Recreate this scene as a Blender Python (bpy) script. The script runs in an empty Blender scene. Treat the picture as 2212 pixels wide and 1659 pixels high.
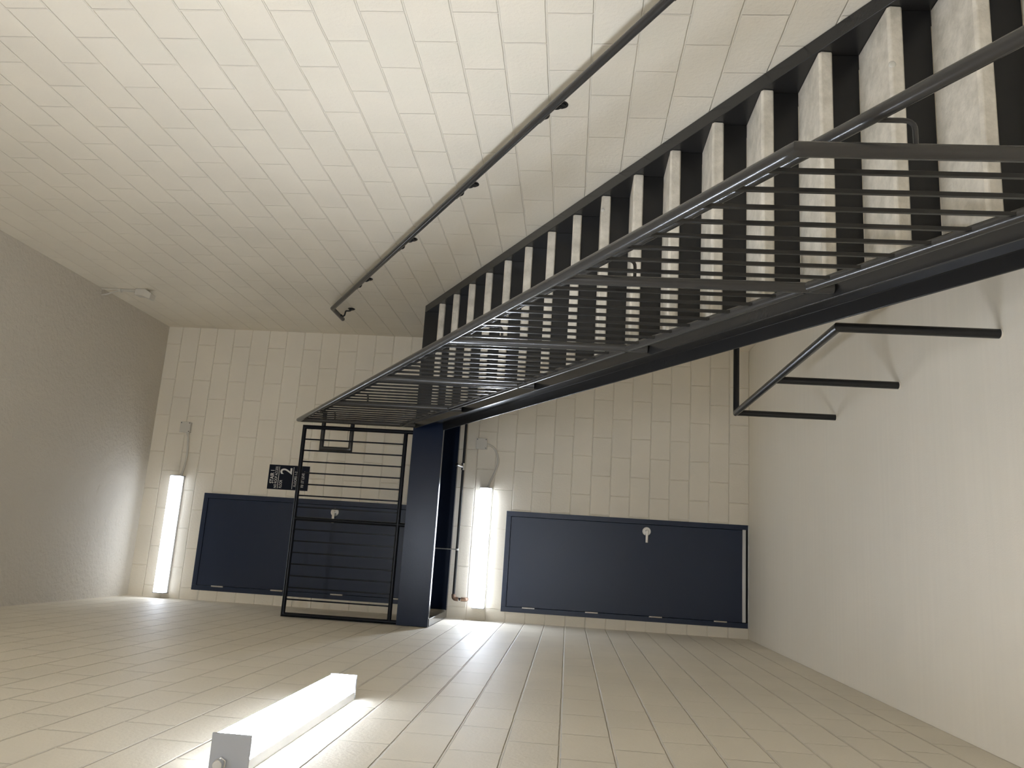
import bpy, bmesh, math, random
from mathutils import Vector, Matrix
random.seed(7)
scene = bpy.context.scene
COL = scene.collection

# ------------------------------------------------------------------ camera
cam_d = bpy.data.cameras.new('camera')
cam = bpy.data.objects.new('camera', cam_d); COL.objects.link(cam)
cam_d.sensor_fit = 'HORIZONTAL'; cam_d.sensor_width = 36.0
cam_d.lens = 36.0 * 1706.06 / 2212.0
cam_d.clip_start = 0.05
CR = Vector((0.06273712, 0.06872131, -0.99566131))      # picture right
CD = Vector((-0.97651221, 0.21026946, -0.04701757))     # picture down
CF = Vector((0.20612605, 0.97522517, 0.0802989))        # looking direction
M = Matrix.Identity(4)
for r_ in range(3):
    M[r_][0] = CR[r_]; M[r_][1] = -CD[r_]; M[r_][2] = -CF[r_]
M.translation = Vector((0.71364, -8.35218, 1.83330))
cam.matrix_world = M
scene.camera = cam

# ------------------------------------------------------------------ world, exposure
w = bpy.data.worlds.new('world'); scene.world = w; w.use_nodes = True
w.node_tree.nodes['Background'].inputs[0].default_value = (0.02, 0.02, 0.02, 1)
w.node_tree.nodes['Background'].inputs[1].default_value = 0.0
scene.view_settings.view_transform = 'Standard'
scene.view_settings.look = 'None'
scene.view_settings.gamma = 1.0
scene.view_settings.exposure = 1.89
LAMP = 24.0                 # radiance of the fluorescent diffusers
scene.cycles.max_bounces = 8
scene.cycles.diffuse_bounces = 7
scene.cycles.glossy_bounces = 3
scene.cycles.sample_clamp_indirect = 6.0
scene.cycles.use_denoising = True
scene.cycles.use_adaptive_sampling = True
scene.cycles.adaptive_threshold = 0.015

W = 2.9564; H = 6.4599; CO = 0.2032; YB = -10.2
I = 0.0254
SL = 0.597
def nos(y): return 3.110 + SL * (y + 1.505)      # line through the tread nosings

# ------------------------------------------------------------------ materials
def new_mat(name):
    m = bpy.data.materials.new(name); m.use_nodes = True
    nt = m.node_tree; b = nt.nodes['Principled BSDF']
    return m, nt, b
def noise_bump(nt, b, scale, dist, detail=4, strength=1.0, src=None, rough=0.6):
    tc = nt.nodes.new('ShaderNodeTexCoord')
    n = nt.nodes.new('ShaderNodeTexNoise'); n.inputs['Scale'].default_value = scale
    n.inputs['Detail'].default_value = detail; n.inputs['Roughness'].default_value = rough
    nt.links.new(tc.outputs['Object'], n.inputs['Vector'])
    bp = nt.nodes.new('ShaderNodeBump'); bp.inputs['Distance'].default_value = dist
    bp.inputs['Strength'].default_value = strength
    nt.links.new(n.outputs['Fac'], bp.inputs['Height'])
    if src is not None: nt.links.new(src, bp.inputs['Normal'])
    return bp, n, tc
def plain(name, col, rough=0.5, metal=0.0, bump=None, var=0.0, spec=0.5):
    m, nt, b = new_mat(name)
    b.inputs['Specular IOR Level'].default_value = spec
    b.inputs['Base Color'].default_value = (*col, 1); b.inputs['Roughness'].default_value = rough
    b.inputs['Metallic'].default_value = metal
    if bump:
        bp, n, tc = noise_bump(nt, b, bump[0], bump[1])
        nt.links.new(bp.outputs['Normal'], b.inputs['Normal'])
    if var:
        tc = nt.nodes.new('ShaderNodeTexCoord')
        n = nt.nodes.new('ShaderNodeTexNoise'); n.inputs['Scale'].default_value = 3.0; n.inputs['Detail'].default_value = 6
        nt.links.new(tc.outputs['Object'], n.inputs['Vector'])
        r = nt.nodes.new('ShaderNodeValToRGB')
        r.color_ramp.elements[0].position = 0.3; r.color_ramp.elements[1].position = 0.7
        r.color_ramp.elements[0].color = (*[c * (1 - var) for c in col], 1)
        r.color_ramp.elements[1].color = (*[min(1, c * (1 + var)) for c in col], 1)
        nt.links.new(n.outputs['Fac'], r.inputs[0]); nt.links.new(r.outputs[0], b.inputs['Base Color'])
    return m

WALLC = (0.79, 0.725, 0.605)
def block_mat(name, axis, phase, col=WALLC, depth=0.0055, joint=1.0):
    """painted concrete block in running bond; axis = world axis along the wall"""
    m, nt, b = new_mat(name)
    b.inputs['Roughness'].default_value = 0.55
    b.inputs['Specular IOR Level'].default_value = 0.3
    tc = nt.nodes.new('ShaderNodeTexCoord')
    # slightly wandering joints
    wn = nt.nodes.new('ShaderNodeTexNoise'); wn.inputs['Scale'].default_value = 9.0; wn.inputs['Detail'].default_value = 3
    nt.links.new(tc.outputs['Object'], wn.inputs['Vector'])
    wo = nt.nodes.new('ShaderNodeVectorMath'); wo.operation = 'MULTIPLY_ADD'
    wo.inputs[1].default_value = (0.006, 0.006, 0.006)
    nt.links.new(wn.outputs['Color'], wo.inputs[0]); nt.links.new(tc.outputs['Object'], wo.inputs[2])
    sp = nt.nodes.new('ShaderNodeSeparateXYZ'); nt.links.new(wo.outputs[0], sp.inputs[0])
    ad = nt.nodes.new('ShaderNodeMath'); ad.operation = 'ADD'; ad.inputs[1].default_value = phase - 0.003
    nt.links.new(sp.outputs[axis], ad.inputs[0])
    az = nt.nodes.new('ShaderNodeMath'); az.operation = 'ADD'; az.inputs[1].default_value = -0.003
    nt.links.new(sp.outputs['Z'], az.inputs[0])
    cb = nt.nodes.new('ShaderNodeCombineXYZ')
    nt.links.new(ad.outputs[0], cb.inputs[0]); nt.links.new(az.outputs[0], cb.inputs[1])
    bk = nt.nodes.new('ShaderNodeTexBrick')
    bk.offset = 0.5; bk.offset_frequency = 2; bk.squash = 1.0
    bk.inputs['Scale'].default_value = 1.0
    bk.inputs['Brick Width'].default_value = CO * 2; bk.inputs['Row Height'].default_value = CO
    bk.inputs['Mortar Size'].default_value = 0.0065; bk.inputs['Mortar Smooth'].default_value = 0.75
    bk.inputs['Color1'].default_value = (*[c * 1.01 for c in col], 1)
    bk.inputs['Color2'].default_value = (*[c * 0.985 for c in col], 1)
    bk.inputs['Mortar'].default_value = (*[min(0.92, c * joint) for c in col], 1)
    nt.links.new(cb.outputs[0], bk.inputs['Vector'])
    # colour: faint blotches
    n2 = nt.nodes.new('ShaderNodeTexNoise'); n2.inputs['Scale'].default_value = 1.6; n2.inputs['Detail'].default_value = 5
    nt.links.new(tc.outputs['Object'], n2.inputs['Vector'])
    rp = nt.nodes.new('ShaderNodeMapRange'); rp.inputs[1].default_value = 0.3; rp.inputs[2].default_value = 0.7
    rp.inputs[3].default_value = 0.955; rp.inputs[4].default_value = 1.03
    nt.links.new(n2.outputs['Fac'], rp.inputs[0])
    mx = nt.nodes.new('ShaderNodeVectorMath'); mx.operation = 'SCALE'
    nt.links.new(bk.outputs['Color'], mx.inputs[0]); nt.links.new(rp.outputs[0], mx.inputs['Scale'])
    nt.links.new(mx.outputs[0], b.inputs['Base Color'])
    # relief: joints, block pores, paint stipple
    b1 = nt.nodes.new('ShaderNodeBump'); b1.invert = True; b1.inputs['Distance'].default_value = depth
    b1.inputs['Strength'].default_value = 1.0
    nt.links.new(bk.outputs['Fac'], b1.inputs['Height'])
    b2, _, _ = noise_bump(nt, b, 55.0, 0.0022, 5, src=b1.outputs['Normal'])
    nt.links.new(b2.outputs['Normal'], b.inputs['Normal'])
    return m

m_right = block_mat('block_paint_right', 'Y', 5.191 + CO, depth=0.0042)
m_left = block_mat('block_paint_left', 'Y', 4.905 + CO, depth=0.009)
m_far = block_mat('block_paint_far', 'X', -1.54 + CO * 4 * 4, depth=0.006, joint=1.10)  # paler joints: highlight along the mortar put into its colour
m_back = block_mat('block_paint_back', 'X', 0.0)

# ceiling: coarse stipple plaster
m_ceil, nt, b = new_mat('ceiling_plaster')
b.inputs['Base Color'].default_value = (0.60, 0.55, 0.465, 1); b.inputs['Roughness'].default_value = 0.8
bp, n, tc = noise_bump(nt, b, 32.0, 0.010, 5)
bp2, _, _ = noise_bump(nt, b, 5.0, 0.012, 2, src=bp.outputs['Normal'])
nt.links.new(bp2.outputs['Normal'], b.inputs['Normal'])

# floor: painted concrete with trowel streaks across the room
m_floor, nt, b = new_mat('floor_paint')
b.inputs['Roughness'].default_value = 0.5; b.inputs['Specular IOR Level'].default_value = 0.25
tc = nt.nodes.new('ShaderNodeTexCoord')
mp = nt.nodes.new('ShaderNodeMapping'); mp.inputs['Scale'].default_value = (0.7, 26.0, 1.0)
nt.links.new(tc.outputs['Object'], mp.inputs[0])
n = nt.nodes.new('ShaderNodeTexNoise'); n.inputs['Scale'].default_value = 1.0; n.inputs['Detail'].default_value = 5
nt.links.new(mp.outputs[0], n.inputs['Vector'])
n2 = nt.nodes.new('ShaderNodeTexNoise'); n2.inputs['Scale'].default_value = 1.5; n2.inputs['Detail'].default_value = 6
nt.links.new(tc.outputs['Object'], n2.inputs['Vector'])
mm = nt.nodes.new('ShaderNodeMath'); mm.operation = 'MULTIPLY'
nt.links.new(n.outputs['Fac'], mm.inputs[0]); nt.links.new(n2.outputs['Fac'], mm.inputs[1])
r = nt.nodes.new('ShaderNodeValToRGB')
r.color_ramp.elements[0].position = 0.08; r.color_ramp.elements[1].position = 0.42
r.color_ramp.elements[0].color = (0.80, 0.735, 0.617, 1); r.color_ramp.elements[1].color = (0.84, 0.773, 0.651, 1)
nt.links.new(mm.outputs[0], r.inputs[0]); nt.links.new(r.outputs[0], b.inputs['Base Color'])
b1 = nt.nodes.new('ShaderNodeBump'); b1.inputs['Distance'].default_value = 0.0012
nt.links.new(n.outputs['Fac'], b1.inputs['Height'])
b2, _, _ = noise_bump(nt, b, 120.0, 0.0008, 3, src=b1.outputs['Normal'])
nt.links.new(b2.outputs['Normal'], b.inputs['Normal'])

m_black = plain('black_gloss_paint', (0.015, 0.0145, 0.014), 0.27, bump=(40, 0.0004), spec=0.35)
m_rail = plain('charcoal_rail_paint', (0.036, 0.034, 0.032), 0.22, bump=(90, 0.0002))
m_steel = plain('black_steel_paint', (0.026, 0.0245, 0.023), 0.32, bump=(60, 0.0006))
m_navy = plain('navy_door_paint', (0.014, 0.023, 0.050), 0.34, bump=(120, 0.0004), spec=0.4)
m_navy2 = plain('navy_steel_paint', (0.007, 0.013, 0.032), 0.22, bump=(60, 0.0004), spec=0.25)
m_gap = plain('dark_gap', (0.004, 0.004, 0.005), 0.8)
m_satin = plain('satin_chrome', (0.62, 0.60, 0.57), 0.28, 1.0)
m_alu = plain('aluminium', (0.62, 0.61, 0.58), 0.4, 0.85)
m_white = plain('white_enamel', (0.72, 0.72, 0.72), 0.4)
m_string = plain('stringer_paint', (0.021, 0.020, 0.019), 0.25, bump=(60, 0.0003), spec=0.42)
m_capgrey = plain('grey_end_cap', (0.33, 0.33, 0.33), 0.45)
m_bal = plain('dark_baluster_paint', (0.014, 0.0135, 0.013), 0.22, spec=0.4)
m_dark = plain('dark_guard_paint', (0.005, 0.006, 0.009), 0.25, spec=0.2)
m_conduit = plain('painted_conduit', (0.60, 0.565, 0.49), 0.5)
m_pipe = plain('black_pipe', (0.010, 0.010, 0.011), 0.3)
m_copper = plain('bronzed_fitting', (0.26, 0.17, 0.12), 0.35, 0.7)
m_chrome = plain('bright_fitting', (0.75, 0.75, 0.74), 0.2, 1.0)
m_sign = plain('sign_navy', (0.004, 0.006, 0.014), 0.6, spec=0.2)
m_letter = plain('sign_white', (0.75, 0.74, 0.70), 0.5)

# concrete treads
m_conc, nt, b = new_mat('cast_concrete')
b.inputs['Roughness'].default_value = 0.7
tc = nt.nodes.new('ShaderNodeTexCoord')
n = nt.nodes.new('ShaderNodeTexNoise'); n.inputs['Scale'].default_value = 11.0; n.inputs['Detail'].default_value = 9
n.inputs['Roughness'].default_value = 0.65
nt.links.new(tc.outputs['Object'], n.inputs['Vector'])
r = nt.nodes.new('ShaderNodeValToRGB')
r.color_ramp.elements[0].position = 0.32; r.color_ramp.elements[1].position = 0.62
r.color_ramp.elements[0].color = (0.52, 0.485, 0.41, 1); r.color_ramp.elements[1].color = (0.74, 0.69, 0.60, 1)
nt.links.new(n.outputs['Fac'], r.inputs[0]); nt.links.new(r.outputs[0], b.inputs['Base Color'])
bp, _, _ = noise_bump(nt, b, 45.0, 0.0025, 6)
nt.links.new(bp.outputs['Normal'], b.inputs['Normal'])

# lamp diffuser
m_lamp, nt, b = new_mat('lamp_diffuser')
b.inputs['Base Color'].default_value = (0.9, 0.9, 0.9, 1)
b.inputs['Emission Color'].default_value = (0.84, 0.925, 1.06, 1)
b.inputs['Emission Strength'].default_value = LAMP
def lens_mat(name, axis, power, rim=0.035):
    # prismatic lens: throws most of its light straight out, less through its rim
    m, nt, b = new_mat(name)
    b.inputs['Base Color'].default_value = (0.9, 0.9, 0.9, 1)
    b.inputs['Emission Color'].default_value = (0.84, 0.925, 1.06, 1)
    g = nt.nodes.new('ShaderNodeNewGeometry'); sp = nt.nodes.new('ShaderNodeSeparateXYZ')
    nt.links.new(g.outputs['True Normal'], sp.inputs[0])
    a = nt.nodes.new('ShaderNodeMath'); a.operation = 'ABSOLUTE'; nt.links.new(sp.outputs[axis], a.inputs[0])
    r = nt.nodes.new('ShaderNodeMapRange'); r.inputs[3].default_value = power*rim; r.inputs[4].default_value = power
    nt.links.new(a.outputs[0], r.inputs[0]); nt.links.new(r.outputs[0], b.inputs['Emission Strength'])
    return m

# ------------------------------------------------------------------ mesh helpers
def bm_box(bm, x0, x1, y0, y1, z0, z1):
    vs = [bm.verts.new((x, y, z)) for x in (x0, x1) for y in (y0, y1) for z in (z0, z1)]
    for f in ((0,1,3,2),(4,6,7,5),(0,4,5,1),(2,3,7,6),(0,2,6,4),(1,5,7,3)):
        bm.faces.new([vs[i] for i in f])
def bm_tube(bm, pts, r, n=16, caps=True):
    """pipe with true mitred corners"""
    P0_ = [Vector(p) for p in pts]; P = [P0_[0]]
    for i in range(1, len(P0_)-1):            # support rings keep the shading straight beside a mitre
        da = (P0_[i]-P0_[i-1]); db = (P0_[i+1]-P0_[i])
        if da.angle(db) > 0.35:
            if da.length > 4*r: P.append(P0_[i] - da.normalized()*1.8*r)
            P.append(P0_[i])
            if db.length > 4*r: P.append(P0_[i] + db.normalized()*1.8*r)
        else: P.append(P0_[i])
    P.append(P0_[-1])
    d = [(P[i+1]-P[i]).normalized() for i in range(len(P)-1)]
    up = Vector((0,0,1)) if abs(d[0].z) < 0.9 else Vector((1,0,0))
    a = d[0].cross(up).normalized(); c = d[0].cross(a).normalized()
    ring = [P[0] + r*(math.cos(2*math.pi*k/n)*a + math.sin(2*math.pi*k/n)*c) for k in range(n)]
    prev = [bm.verts.new(v) for v in ring]; first = prev
    for i in range(1, len(P)):
        di = d[i-1]
        nrm = (di + d[i]).normalized() if i < len(P)-1 else di
        new = []
        for v in ring:
            t = (P[i]-v).dot(nrm) / di.dot(nrm)
            new.append(v + di*t)
        ring = new
        cur = [bm.verts.new(v) for v in ring]
        for k in range(n):
            bm.faces.new((prev[k], prev[(k+1)%n], cur[(k+1)%n], cur[k]))
        prev = cur
    if caps:
        bm.faces.new(list(reversed(first))); bm.faces.new(prev)
def fillet(pts, rad, n=5):
    P = [Vector(p) for p in pts]; out = [P[0]]
    for i in range(1, len(P)-1):
        a = (P[i-1]-P[i]).normalized(); b_ = (P[i+1]-P[i]).normalized()
        A = P[i]+a*rad; B = P[i]+b_*rad
        for k in range(n+1):
            t = k/n
            out.append((1-t)**2*A + 2*t*(1-t)*P[i] + t*t*B)
    out.append(P[-1]); return out
def bm_prism(bm, poly, axis, a0, a1):
    """poly: 2-D points in the two other axes (x,y,z order), extruded along axis"""
    def mk(u, v, a):
        return {'X': (a, u, v), 'Y': (u, a, v), 'Z': (u, v, a)}[axis]
    A = [bm.verts.new(mk(u, v, a0)) for u, v in poly]
    B = [bm.verts.new(mk(u, v, a1)) for u, v in poly]
    n = len(poly)
    for k in range(n): bm.faces.new((A[k], A[(k+1)%n], B[(k+1)%n], B[k]))
    bm.faces.new(list(reversed(A))); bm.faces.new(B)
def bm_sheared(bm, prof, y0, y1):
    """profile (x, dz) swept along the stair slope between two vertical cuts"""
    A = [bm.verts.new((x, y0, nos(y0)+dz)) for x, dz in prof]
    B = [bm.verts.new((x, y1, nos(y1)+dz)) for x, dz in prof]
    n = len(prof)
    for k in range(n): bm.faces.new((A[k], A[(k+1)%n], B[(k+1)%n], B[k]))
    bm.faces.new(list(reversed(A))); bm.faces.new(B)
def bm_disc(bm, c, axis, r, h, n=24, r2=None):
    c = Vector(c); axis = Vector(axis).normalized()
    bm_tube(bm, [c, c+axis*h], r, n)
def rect_bar(bm, p0, p1, s):
    """vertical square bar between two points of same x,y"""
    bm_box(bm, p0[0]-s/2, p0[0]+s/2, p0[1]-s/2, p0[1]+s/2, p0[2], p1[2])

def obj(name, bm, mat, parent=None, loc=None, bevel=0.0, smooth=35, seg=2, label=None):
    bmesh.ops.recalc_face_normals(bm, faces=bm.faces)
    org = Vector(parent['_o']) if parent is not None else Vector(loc or (0,0,0))
    bmesh.ops.translate(bm, verts=bm.verts, vec=-org)
    me = bpy.data.meshes.new(name); bm.to_mesh(me); bm.free()
    me.materials.append(mat)
    if smooth:
        for p in me.polygons: p.use_smooth = True
        me.set_sharp_from_angle(angle=math.radians(smooth))
    o = bpy.data.objects.new(name, me); COL.objects.link(o)
    if parent is None: o.location = org
    else: o.parent = parent
    o['_o'] = tuple(org)
    if bevel:
        md = o.modifiers.new('bevel', 'BEVEL'); md.width = bevel; md.segments = seg; md.limit_method = 'ANGLE'
        md.angle_limit = math.radians(40)
    if label: o['label'] = label
    return o
def thing(name, loc, label, cat, group=None):
    o = bpy.data.objects.new(name, None); COL.objects.link(o); o.location = loc
    o.empty_display_size = 0.1; o['_o'] = tuple(loc); o['label'] = label; o['category'] = cat
    if group: o['group'] = group
    return o
def struct(o, label, cat): o['kind'] = 'structure'; o['label'] = label; o['category'] = cat; return o

# ------------------------------------------------------------------ the room
T = 0.15
bm = bmesh.new(); bm_box(bm, -T, W+T, YB-T, T, -T, 0)
struct(obj('floor', bm, m_floor, smooth=0), 'beige painted concrete floor with faint trowel streaks', 'floor')
bm = bmesh.new(); bm_box(bm, -T, W+T, YB-T, T, H, H+T)
struct(obj('ceiling', bm, m_ceil, smooth=0), 'beige stippled plaster ceiling of the stairwell', 'ceiling')
bm = bmesh.new(); bm_box(bm, -T, 0, YB, 0, 0, H)
struct(obj('wall_left', bm, m_left, smooth=0), 'painted concrete block wall carrying the nearest lamp', 'wall')
bm = bmesh.new(); bm_box(bm, W, W+T, YB, 0, 0, H)
struct(obj('wall_right', bm, m_right, smooth=0), 'painted concrete block wall beside the stair', 'wall')
bm = bmesh.new(); bm_box(bm, -T, W+T, YB-T, YB, 0, H)
struct(obj('wall_back', bm, m_back, smooth=0), 'painted concrete block wall behind the viewer', 'wall')
DX0, DX1, DH = 4*I, 44*I, 98*I
ZL = 3.283                                   # level of the upper landing
bm = bmesh.new()
bm_box(bm, -T, DX0, 0, T, 0, H); bm_box(bm, DX1, W+T, 0, T, 0, H)
bm_box(bm, DX0, DX1, 0, T, DH, ZL); bm_box(bm, DX0, DX1, 0, T, ZL+DH, H)
struct(obj('wall_far', bm, m_far, smooth=0), 'painted concrete block end wall with the two navy doors', 'wall')

# ------------------------------------------------------------------ doors
def door(name, z0, label, sweep):
    root = thing(name, ((DX0+DX1)/2, 0, z0), label, 'door'); root['kind'] = 'structure'
    fw = 2*I
    bm = bmesh.new()
    bm_box(bm, DX0, DX0+fw, -0.008, 0.12, z0, z0+DH); bm_box(bm, DX1-fw, DX1, -0.008, 0.12, z0, z0+DH)
    bm_box(bm, DX0+fw, DX1-fw, -0.008, 0.12, z0+DH-fw, z0+DH)
    obj('door_frame', bm, m_navy, root, bevel=0.002)
    bm = bmesh.new(); bm_box(bm, DX0+fw, DX1-fw, 0.05, 0.06, z0, z0+DH-fw)
    obj('gap_backing', bm, m_gap, root)  # near-black sheet behind the leaf, painting the shade seen in the door gaps
    g = 0.004
    zb = z0 + (0.022 if sweep else 0.01)
    bm = bmesh.new(); bm_box(bm, DX0+fw+g, DX1-fw-g, -0.004, 0.04, zb, z0+DH-fw-g)
    obj('door_leaf', bm, m_navy, root, bevel=0.0015)
    # lever handle
    hx, hz = DX1-fw-0.072, z0+1.035
    bm = bmesh.new()
    bm_disc(bm, (hx, -0.004, hz), (0,-1,0), 0.043, 0.009, 32); bm_disc(bm, (hx, -0.013, hz), (0,-1,0), 0.036, 0.004, 32)
    hd = obj('rose_plate', bm, m_satin, root, bevel=0.002)
    bm = bmesh.new()
    bm_disc(bm, (hx, -0.017, hz), (0,-1,0), 0.014, 0.036, 20)
    bm_prism(bm, [(hx+0.013, -0.062), (hx+0.015, -0.045), (hx-0.10, -0.043), (hx-0.115, -0.048), (hx-0.115, -0.056), (hx-0.03, -0.062)], 'Z', hz-0.013, hz+0.013)
    obj('lever_handle', bm, m_satin, root, bevel=0.004, seg=3)
    for dz in (0.283, 0.925, 1.566, 2.208):
        bm = bmesh.new(); bm_tube(bm, [(DX0+fw-0.001, -0.010, z0+dz-0.064), (DX0+fw-0.001, -0.010, z0+dz+0.064)], 0.0085, 12)
        for t in (-0.04, -0.015, 0.012, 0.038):
            bm_tube(bm, [(DX0+fw-0.001, -0.010, z0+dz+t-0.0015), (DX0+fw-0.001, -0.010, z0+dz+t+0.0015)], 0.0094, 12)
        obj('hinge', bm, m_satin, root)
    bm = bmesh.new(); bm_box(bm, DX0, DX1, -0.01, 0.12, z0, z0+0.012)
    obj('threshold', bm, m_alu, root, bevel=0.002)
    if sweep:
        bm = bmesh.new(); bm_box(bm, DX0+fw+0.004, DX1-fw+0.003, -0.014, -0.004, z0+0.033, z0+0.068)
        s = obj('door_sweep', bm, m_alu, root, bevel=0.003)
        bm = bmesh.new(); bm_box(bm, DX0+fw+0.006, DX1-fw-0.005, -0.010, -0.004, z0+0.013, z0+0.034)
        obj('brush', bm, m_gap, s)
    # mortar patching around the frame
    return root
door('door_1', 0.0, 'navy steel door at floor level with silver sweep along its foot', True)
door('door_2', ZL, 'navy steel door on the upper landing behind the guardrail', False)

# ------------------------------------------------------------------ lamps
def lamp(name, P0, along, out, L, label, knob_end=None, power=1.0, rim=0.035):
    """P0: bottom corner on the wall; along/out unit vectors"""
    al = Vector(along); ou = Vector(out); P0 = Vector(P0)
    D, Hh = 0.108, 0.125
    root = thing(name, P0, label, 'wall lamp', 'white box lamps on the walls')
    def bx(bm, a0, a1, d0, d1, z0, z1):
        p = P0 + al*a0 + ou*d0; q = P0 + al*a1 + ou*d1
        bm_box(bm, min(p.x,q.x), max(p.x,q.x), min(p.y,q.y), max(p.y,q.y), P0.z+z0, P0.z+z1)
    bm = bmesh.new(); bx(bm, 0.006, L-0.006, 0.001, 0.036, 0.004, Hh-0.004)
    obj('lamp_base', bm, m_white, root, bevel=0.002)
    bm = bmesh.new(); bx(bm, 0.007, L-0.007, 0.0355, D-0.003, 0.002, Hh-0.002)
    obj('diffuser', bm, lens_mat('lamp_lens', 'X' if abs(ou.x) > 0.5 else 'Y', LAMP*power, rim), root, bevel=0.010, seg=3)
    for a in (0.0, L-0.007):
        bm = bmesh.new(); bx(bm, a, a+0.007, 0.001, D, 0.0, Hh)
        obj('end_cap', bm, m_capgrey, root, bevel=0.002)
    if knob_end is not None:
        c = P0 + al*(0 if knob_end == 0 else L) + ou*0.024; c.z += 0.084
        d = -al if knob_end == 0 else al
        bm = bmesh.new(); bm_tube(bm, [c, c+d*0.012], 0.019, 6); bm_tube(bm, [c+d*0.012, c+d*0.035], 0.015, 20)
        k = obj('cable_gland', bm, m_chrome, root, bevel=0.002)
    return root
lamp('wall_lamp', (0, -5.812, 2.774), (0,1,0), (1,0,0), 1.255, 'lit white box lamp on the left block wall, nearest of the three', 0, power=1.22, rim=0.024)
lamp('wall_lamp', (0.118, 0, 2.652), (1,0,0), (0,-1,0), 1.225, 'lit white box lamp above the floor-level navy door, under the landing', power=0.60)
lamp('wall_lamp', (0.048, 0, 6.012), (1,0,0), (0,-1,0), 1.235, 'lit white box lamp above the upper navy door, below the ceiling', power=0.16, rim=0.11)

# ------------------------------------------------------------------ junction boxes and flexible conduits
lamp('wall_lamp', (0.15, YB, 4.65), (1,0,0), (0,1,0), 1.24, 'lit white box lamp high on the wall behind the viewer', power=0.85)
lamp('wall_lamp', (0.15, YB, 2.55), (1,0,0), (0,1,0), 1.24, 'lit white box lamp low on the wall behind the viewer', power=1.35)
def jbox(c, label):
    x, z = c; s = 0.056
    root = thing('junction_box', (x, 0, z-s), label, 'electrical box', 'square junction boxes on the end wall')
    bm = bmesh.new(); bm_box(bm, x-s, x+s, -0.042, -0.0005, z-s, z+s); obj('box_body', bm, m_conduit, root, bevel=0.004)
    bm = bmesh.new(); bm_box(bm, x-s-0.003, x+s+0.003, -0.046, -0.040, z-s-0.003, z+s+0.003); cv = obj('cover_plate', bm, m_conduit, root, bevel=0.003)
    for sx, sz in ((1,1),(-1,-1),(1,-1)):
        bm = bmesh.new(); bm_disc(bm, (x+sx*0.046, -0.046, z+sz*0.046), (0,-1,0), 0.005, 0.002, 10); obj('screw', bm, m_gap, cv)
jbox((1.806, 2.800), 'beige square junction box on the end wall below the landing')
jbox((1.815, 6.080), 'beige square junction box high on the end wall near the ceiling')
def conduit(pts, label):
    root = thing('flexible_conduit', pts[0], label, 'conduit', 'flexible conduits feeding the door lamps')
    bm = bmesh.new(); bm_tube(bm, pts, 0.0105, 12); obj('conduit_tube', bm, m_conduit, root)
    for a, b_ in ((pts[0], pts[1]), (pts[-1], pts[-2])):
        a, b_ = Vector(a), Vector(b_); d = (b_-a).normalized()
        bm = bmesh.new(); bm_tube(bm, [a, a+d*0.028], 0.016, 6); obj('connector', bm, m_conduit, root, bevel=0.002)
def bez(pts, n=8):
    """smooth curve through points"""
    P = [Vector(p) for p in pts]; P = [2*P[0]-P[1]] + P + [2*P[-1]-P[-2]]; out = []
    for i in range(1, len(P)-2):
        for k in range(n):
            t = k/n
            out.append(0.5*((2*P[i]) + (P[i+1]-P[i-1])*t + (2*P[i-1]-5*P[i]+4*P[i+1]-P[i+2])*t*t + (-P[i-1]+3*P[i]-3*P[i+1]+P[i+2])*t**3))
    out.append(P[-2]); return out
conduit(bez([(1.800,-0.024,2.744),(1.793,-0.026,2.705),(1.755,-0.03,2.655),(1.685,-0.032,2.622),(1.612,-0.032,2.612),(1.512,-0.03,2.640),(1.412,-0.03,2.682),(1.344,-0.03,2.700)]),
        'beige flexible conduit looping from the junction box to the lower door lamp')
conduit(bez([(1.758,-0.024,6.050),(1.70,-0.026,6.036),(1.58,-0.03,6.022),(1.449,-0.03,6.020),(1.35,-0.03,6.036),(1.284,-0.03,6.052)]),
        'beige flexible conduit running from the high junction box to the upper lamp')

# ------------------------------------------------------------------ stair sign
SX0, SX1, SZ0, SZ1 = 1.200, 1.463, 4.645, 5.092
sg = thing('stair_sign', (SX0, 0, SZ0), 'dark navy stair number sign with white lettering beside the upper door', 'sign')
bm = bmesh.new(); bm_box(bm, SX0, SX1, -0.006, -0.0005, SZ0, SZ1); pl = obj('sign_panel', bm, m_sign, sg, bevel=0.001)
def text(s, x0, x1, z0, z1, bold=0.0):
    cu = bpy.data.curves.new('t', 'FONT'); cu.body = s; cu.size = 1.0; cu.offset = bold; cu.extrude = 0.0
    to = bpy.data.objects.new('t', cu); COL.objects.link(to)
    dg = bpy.context.evaluated_depsgraph_get(); dg.update()
    me = bpy.data.meshes.new_from_object(to.evaluated_get(dg))
    bpy.data.objects.remove(to)
    xs = [v.co.x for v in me.vertices]; ys = [v.co.y for v in me.vertices]
    ax, bx_, ay, by = min(xs), max(xs), min(ys), max(ys)
    for v in me.vertices:
        v.co = Vector((x0 + (v.co.x-ax)/(bx_-ax)*(x1-x0), -0.0072, z0 + (v.co.y-ay)/(by-ay)*(z1-z0))) - Vector(sg['_o'])
    me.materials.append(m_letter)
    o = bpy.data.objects.new('lettering', me); COL.objects.link(o); o.parent = sg
    o['label'] = 'white lettering reading ' + s
text('STAIR 1', 1.262, 1.402, 5.029, 5.071, 0.015)
text('NO ROOF ACCESS', 1.214, 1.445, 4.991, 5.019)
text('FLOOR', 1.217, 1.302, 4.932, 4.962)
text('2', 1.366, 1.434, 4.835, 4.964, 0.01)
text('FLOORS 1-2', 1.238, 1.400, 4.776, 4.802)
text('FIRST LEVEL', 1.234, 1.405, 4.693, 4.721)
for z in (4.977, 4.818):
    bm = bmesh.new(); bm_box(bm, 1.212, 1.446, -0.0072, -0.006, z-0.0025, z+0.0025); obj('ruled_line', bm, m_letter, sg)

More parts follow.
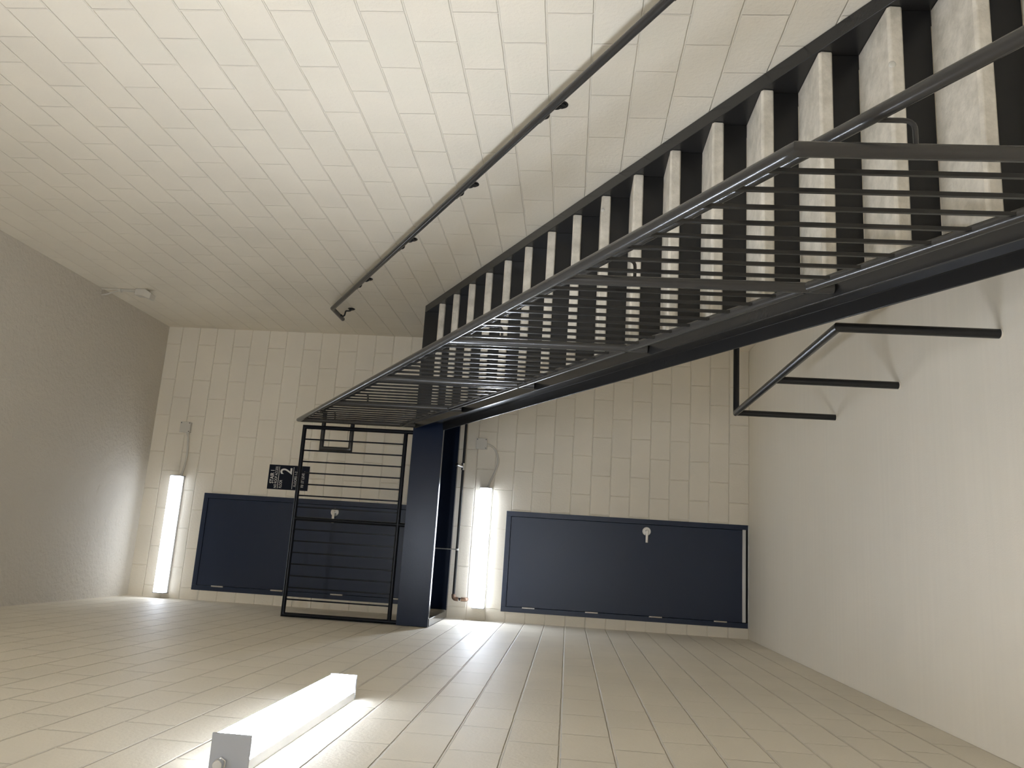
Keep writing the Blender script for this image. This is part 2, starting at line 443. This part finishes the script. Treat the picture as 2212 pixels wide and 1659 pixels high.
# ------------------------------------------------------------------ upper landing
YF = -1.13; ZB = 3.040
SX = 1.84; XE = 2.884                       # inner faces of the two stringers
ld = thing('stair_landing', (W/2, YF/2, ZB), 'black steel landing platform in front of the upper navy door', 'landing')
t = 0.008; fl = 0.066
def chan(axis, web, toward, a0, a1, z0, z1):
    """C channel: web plane, flanges pointing toward +/-"""
    s = toward
    poly = [(web, z0), (web+s*fl, z0), (web+s*fl, z0+0.009), (web+s*t, z0+0.012), (web+s*t, z1-0.012), (web+s*fl, z1-0.009), (web+s*fl, z1), (web, z1)]
    bm = bmesh.new()
    if axis == 'X':
        bm_prism(bm, poly, 'X', a0, a1)
    else:
        bm_prism(bm, poly, 'Y', a0, a1)
    return bm
obj('fascia_channel', chan('X', YF, 1, 0.004, SX+0.02, ZB, 3.325), m_navy2, ld, bevel=0.0015)
m_gloss = plain('wet_look_black_paint', (0.012, 0.012, 0.014), 0.12)
obj('side_channel', chan('Y', 0.006, 1, YF+0.010, -0.004, ZB, 3.28), m_gloss, ld, bevel=0.0015)
obj('rear_channel', chan('X', -0.004, -1, 0.08, W-0.004, ZB, 3.27), m_navy2, ld, bevel=0.0015)
bm = bmesh.new(); bm_box(bm, 0.012, W-0.004, YF+0.010, -0.016, 3.262, ZL); obj('deck_plate', bm, m_steel, ld)
bm = bmesh.new(); bm_box(bm, SX+0.02, W-0.004, -1.204, YF+0.009, 3.262, ZL); obj('deck_extension', bm, m_steel, ld)
for x in (0.75, 1.45):
    bm = bmesh.new(); bm_box(bm, x, x+0.04, YF+0.07, -0.075, 3.20, 3.262); obj('joist', bm, m_navy2, ld, bevel=0.002)
bm = bmesh.new(); bm_prism(bm, [(YF+0.012, ZB+0.012), (YF+0.13, ZB+0.20), (YF+0.012, ZB+0.20)], 'X', 1.74, 1.748); obj('gusset_plate', bm, m_steel, ld)
bm = bmesh.new(); bm_prism(bm, [(YF+0.012, ZB+0.012), (YF+0.13, ZB+0.20), (YF+0.012, ZB+0.20)], 'X', 1.08, 1.088); obj('gusset_plate', bm, m_steel, ld)

# ------------------------------------------------------------------ stair flight
st = thing('stair_flight', ((SX+XE)/2, -6.5, 0), 'black steel stair flight with pale concrete treads rising along the right wall', 'stairs')
DV = 0.292
def stringer(x_web, s):
    """channel stringer, flanges pointing away from the treads"""
    fw_ = 0.074 if s < 0 else 0.070
    prof = [(x_web, 0), (x_web+s*fw_, 0), (x_web+s*fw_, -0.010), (x_web+s*0.010, -0.017), (x_web+s*0.010, -DV+0.017), (x_web+s*fw_, -DV+0.010), (x_web+s*fw_, -DV), (x_web, -DV)]
    bm = bmesh.new(); bm_sheared(bm, prof, -6.90, -1.145)
    geo = bm.verts[:] + bm.edges[:] + bm.faces[:]
    res = bmesh.ops.bisect_plane(bm, geom=geo, plane_co=(0,0,0.002), plane_no=(0,0,-1), clear_outer=True)
    bmesh.ops.holes_fill(bm, edges=[e for e in bm.edges if e.is_boundary])
    geo = bm.verts[:] + bm.edges[:] + bm.faces[:]
    bmesh.ops.bisect_plane(bm, geom=geo, plane_co=(0,0,3.300), plane_no=(0,0,1), clear_outer=True)
    bmesh.ops.holes_fill(bm, edges=[e for e in bm.edges if e.is_boundary])
    return obj('stringer', bm, m_string, st, bevel=0.002)
stringer(SX, -1); stringer(XE, 1)
RISE, RUN = 0.1728, 0.2894
NT = 18
for k in range(NT):
    z = 3.110 - RISE*k; y = -1.505 - RUN*k
    bm = bmesh.new()
    poly = [(y+0.013, z), (y+0.001, z-0.010), (y+0.005, z-0.053), (y+0.012, z-0.057), (y+RUN+0.028, z-0.057), (y+RUN+0.028, z)]
    bm_prism(bm, poly, 'X', SX+0.001, XE-0.001)
    obj('tread', bm, m_conc, st, bevel=0.004, seg=2)
for k in range(NT+1):
    # riser plate above tread k (k = 0 the one under the landing edge)
    y = -1.505 - RUN*(k-1) + 0.030
    zt = 3.110 - RISE*(k-1) - (0.057 if k else 0.0); zb = 3.110 - RISE*k
    if k == NT: zb = 0.0
    bm = bmesh.new(); bm_box(bm, SX+0.001, XE-0.001, y, y+0.006, zb, zt)
    if k == 0:
        bm.free(); bm = bmesh.new(); bm_box(bm, SX+0.001, XE-0.001, -1.222, -1.205, 3.02, 3.292)
    obj('riser', bm, m_black, st, bevel=0.001)

# two hardened drips on the tread noses
m_drip = plain('pale_glossy_drip', (0.62, 0.60, 0.54), 0.12)
for x, k, r_d in ((2.628, 14, 0.013), (2.789, 8, 0.011)):
    bm = bmesh.new()
    bmesh.ops.create_uvsphere(bm, u_segments=20, v_segments=12, radius=r_d)
    for v in bm.verts: v.co = Vector((x + v.co.x*1.15, -1.505-RUN*k+0.004 + v.co.y*0.5, 3.110-RISE*k-0.010 + v.co.z*1.1))
    obj('drip', bm, m_drip, st, label='pale glossy drip on a tread nose')

# ------------------------------------------------------------------ stair guardrail
XR = 1.80; R = 0.0212
gd = thing('stair_guardrail', (XR, -6.39, nos(-6.39)), 'charcoal pipe guardrail with thin square balusters along the open side of the stair', 'guardrail')
TOP, BOT = 1.087, 0.108
YP = [-6.390, -5.312, -4.268, -3.190, -2.140, -1.135]
bm = bmesh.new(); bm_tube(bm, [(XR, YP[0], nos(YP[0])+0.004), (XR, YP[0], nos(YP[0])+TOP), (XR, YP[-1], nos(YP[-1])+TOP), (XR, YP[-1], 3.42)], R, 24)
obj('top_rail', bm, m_rail, gd)
for y in YP[1:-1]:
    bm = bmesh.new(); bm_tube(bm, [(XR, y, nos(y)+0.004), (XR, y, nos(y)+TOP-0.012)], R, 20); obj('post', bm, m_rail, gd)
bm = bmesh.new(); bm_tube(bm, [(XR, YP[-1], 3.302), (XR, YP[-1], 3.43)], R, 20); obj('post', bm, m_rail, gd)
for a, b_ in zip(YP[:-1], YP[1:]):
    a2, b2 = a+0.012, b_-0.012
    bm = bmesh.new(); bm_tube(bm, [(XR, a2, nos(a2)+BOT), (XR, b2, nos(b2)+BOT)], R, 20); obj('bottom_rail', bm, m_rail, gd)
    for k in range(1, 9):
        y = a + (b_-a)*k/9
        bm = bmesh.new(); rect_bar(bm, (XR, y, nos(y)+BOT+0.005), (XR, y, nos(y)+TOP-0.005), 0.0132); obj('baluster', bm, m_bal, gd, bevel=0.001)

# ------------------------------------------------------------------ inner handrail with its loop at the top
XH = 1.890
hr = thing('stair_handrail', (XH, -6.39, nos(-6.39)), 'charcoal pipe handrail bracketed to the inner side of the stair guardrail', 'handrail')
ZH = 4.204; yt = -1.505 + (ZH-0.905-3.110)/SL
bm = bmesh.new()
bm_tube(bm, [(XH, -7.25, 0.90), (XH, -6.78, nos(-6.78)+0.905), (XH, yt, ZH), (XH, -1.055, ZH), (1.548, -1.055, ZH), (1.548, -1.055, 3.925), (1.83, -1.055, 3.925)], 0.0205, 20)
obj('rail', bm, m_rail, hr)
for y in YP:
    z = nos(y)
    zz = min(z+0.905, ZH)
    p = fillet([(XR+0.018, y, zz-0.125), (XH, y, zz-0.125), (XH, y, zz-0.01)], 0.03)
    bm = bmesh.new(); bm_tube(bm, p, 0.007, 10); obj('bracket', bm, m_rail, hr)

# ------------------------------------------------------------------ landing guardrail
XL0, XL1 = 0.024, 1.737
lg = thing('landing_guardrail', ((XL0+XL1)/2, YF, 3.325), 'dark pipe guardrail with square balusters along the landing edge', 'guardrail')
r2 = 0.0195; yl = YF + 0.024
bm = bmesh.new(); bm_tube(bm, [(XL0, yl, 3.3255), (XL0, yl, 4.368), (XL1, yl, 4.368), (XL1, yl, 3.3255)], r2, 20); obj('top_rail', bm, m_dark, lg)
bm = bmesh.new(); bm_tube(bm, [(XL0+0.01, yl, 3.394), (XL1-0.01, yl, 3.394)], r2, 20); obj('bottom_rail', bm, m_dark, lg)
bm = bmesh.new(); bm_tube(bm, [(0.880, yl, 3.3255), (0.880, yl, 4.36)], r2*0.95, 20); obj('post', bm, m_dark, lg)
for x in [1.620-0.1055*k for k in range(7)] + [0.158+0.104*k for k in range(7)]:
    bm = bmesh.new(); rect_bar(bm, (x, yl, 3.40), (x, yl, 4.36), 0.013); obj('baluster', bm, m_dark, lg, bevel=0.001)

# ------------------------------------------------------------------ low guard on the floor under the stair
fg = thing('floor_guardrail', (1.77, -3.8, 0), 'low black pipe guard standing on the floor below the stair', 'guardrail')
ZG = 0.690
bm = bmesh.new(); bm_tube(bm, [(1.770, -4.895, 0.001), (1.770, -4.895, ZG), (1.770, -2.735, ZG), (W-0.002, -2.735, ZG)], R, 24); obj('rail', bm, m_black, fg)
for y in (-3.815, -2.735):
    bm = bmesh.new(); bm_tube(bm, [(1.770, y, 0.001), (1.770, y, ZG-0.01)], R, 20); obj('post', bm, m_black, fg)
for y in (-4.895, -3.815, -2.735):
    bm = bmesh.new(); bm_tube(bm, [(1.770, y, 0.0005), (1.770, y, 0.006)], R+0.004, 20); obj('weld_collar', bm, m_floor, fg)

# ------------------------------------------------------------------ wall handrail
XW = W - 0.082
wz = lambda y: 4.188 + 0.608*(y+1.238)
wh = thing('wall_handrail', (W, -3.8, 2.55), 'charcoal pipe handrail bracketed to the right block wall above the stair', 'handrail')
bm = bmesh.new(); bm_tube(bm, [(XW, -6.9, wz(-6.9)), (XW, -1.238, 4.188), (XW, -0.885, 4.188)], 0.0205, 24); obj('rail', bm, m_rail, wh)
for y in (-5.63, -4.702, -3.782, -2.845, -1.903, -0.985):
    zr = wz(y) if y < -1.238 else 4.188
    zc = zr - 0.108
    bm = bmesh.new(); bm_tube(bm, [(W-0.0005, y, zc), (W-0.006, y, zc)], 0.036, 28); bm_tube(bm, [(W-0.006, y, zc), (W-0.014, y, zc)], 0.024, 24)
    e = obj('escutcheon', bm, m_black, wh, bevel=0.002)
    p = fillet([(W-0.013, y, zc), (W-0.024, y, zc+0.012), (W-0.026, y, zr-0.052), (XW+0.006, y, zr-0.044), (XW, y, zr-0.024)], 0.010, 4)
    bm = bmesh.new(); bm_tube(bm, p, 0.0075, 12); obj('arm', bm, m_black, wh)
    sl = 0.608 if y < -1.238 else 0.0
    bm = bmesh.new()
    A = [bm.verts.new((XW+dx, y+dy, zr+sl*dy+dz)) for dy in (-0.035, 0.035) for dx, dz in ((-0.013,-0.016),(0.013,-0.016),(0.009,-0.027),(-0.009,-0.027))]
    for f in ((0,1,2,3),(7,6,5,4),(0,4,5,1),(1,5,6,2),(2,6,7,3),(3,7,4,0)): bm.faces.new([A[i] for i in f])
    obj('saddle', bm, m_black, wh, bevel=0.002)

# ------------------------------------------------------------------ sprinkler pipe under the landing
ZP, YPp = 2.972, -0.088
sp = thing('sprinkler_pipe', (1.5, YPp, ZP), 'thin black sprinkler pipe along the end wall beneath the landing', 'pipe')
bm = bmesh.new(); bm_tube(bm, [(0.215, YPp, ZP), (W-0.004, YPp, ZP)], 0.0145, 16); obj('pipe_run', bm, m_pipe, sp)
bm = bmesh.new(); bm_tube(bm, fillet([(0.245, YPp, ZP), (0.198, YPp, ZP), (0.198, YPp, ZP-0.05)], 0.03), 0.021, 16)
obj('elbow', bm, m_copper, sp, label='bronze elbow at the pipe end')
bm = bmesh.new(); bm_tube(bm, [(0.198, YPp, ZP-0.045), (0.198, YPp, ZP-0.085)], 0.0145, 16); obj('nipple', bm, m_pipe, sp)
bm = bmesh.new(); bm_tube(bm, [(0.198, YPp, ZP-0.05), (0.198, YPp, ZP-0.056)], 0.019, 16); bm_tube(bm, [(0.198, YPp, ZP-0.074), (0.198, YPp, ZP-0.080)], 0.019, 16)
obj('coupling_ring', bm, m_chrome, sp, label='bright coupling ring')
bm = bmesh.new(); bm_tube(bm, fillet([(0.198, YPp, ZP-0.078), (0.198, YPp, ZP-0.128), (0.198, -0.02, ZP-0.128)], 0.03), 0.021, 16)
bm_tube(bm, [(0.198, -0.02, ZP-0.128), (0.198, -0.001, ZP-0.128)], 0.014, 16)
obj('elbow', bm, m_copper, sp, label='bronze elbow turning into the wall')
xt = 1.545
bm = bmesh.new(); bm_tube(bm, [(xt-0.032, YPp, ZP), (xt+0.032, YPp, ZP)], 0.020, 16); bm_tube(bm, [(xt-0.036, YPp, ZP), (xt-0.030, YPp, ZP)], 0.022, 16); bm_tube(bm, [(xt+0.030, YPp, ZP), (xt+0.036, YPp, ZP)], 0.022, 16)
obj('tee', bm, m_chrome, sp, label='bright tee fitting')
bm = bmesh.new(); bm_tube(bm, [(xt, YPp, ZP), (xt+0.012, YPp-0.07, ZP+0.055)], 0.014, 16)
hd = obj('sprinkler_nipple', bm, m_chrome, sp)
bm = bmesh.new(); bm_tube(bm, [(xt+0.012, YPp-0.07, ZP+0.055), (xt+0.014, YPp-0.082, ZP+0.065)], 0.019, 16); obj('sprinkler_head', bm, m_pipe, sp, bevel=0.003)
bm = bmesh.new(); bm_tube(bm, [(0.690, YPp, ZP+0.0145), (0.690, YPp, 3.2605)], 0.005, 8)
hg = obj('hanger_rod', bm, m_alu, sp)
bm = bmesh.new(); bm_tube(bm, [(0.681, YPp, ZP), (0.699, YPp, ZP)], 0.018, 16); obj('hanger_ring', bm, m_alu, sp)

# ------------------------------------------------------------------ cable outlet high on the right wall
yc = -1.33
co = thing('cable_outlet', (W, yc, 6.06), 'small beige cable outlet hood high on the right wall near the ceiling', 'cable outlet')
bm = bmesh.new()
poly = [(W-0.001, 6.10), (W-0.001, 6.005), (W-0.045, 5.935), (W-0.10, 5.945), (W-0.085, 5.985), (W-0.068, 6.03), (W-0.064, 6.10)]
bm_prism(bm, poly, 'Y', yc-0.045, yc+0.045); obj('hood', bm, m_conduit, co, bevel=0.004)
bm = bmesh.new(); bm_tube(bm, bez([(W-0.008, yc, 6.10), (W-0.008, yc-0.01, 6.25), (W-0.008, yc-0.01, H-0.002)]), 0.007, 10); obj('cable', bm, m_conduit, co)
bm = bmesh.new(); bm_tube(bm, bez([(W-0.022, yc+0.01, 6.10), (W-0.020, yc-0.005, 6.22), (W-0.024, yc-0.005, 6.30), (W-0.055, yc, 6.40), (W-0.066, yc, H-0.002)]), 0.007, 10); obj('cable', bm, m_conduit, co)
bm = bmesh.new(); bm_box(bm, W-0.032, W-0.001, yc-0.022, yc+0.012, 6.262, 6.275); obj('cable_clip', bm, m_conduit, co)

for o in bpy.data.objects:
    if '_o' in o: del o['_o']
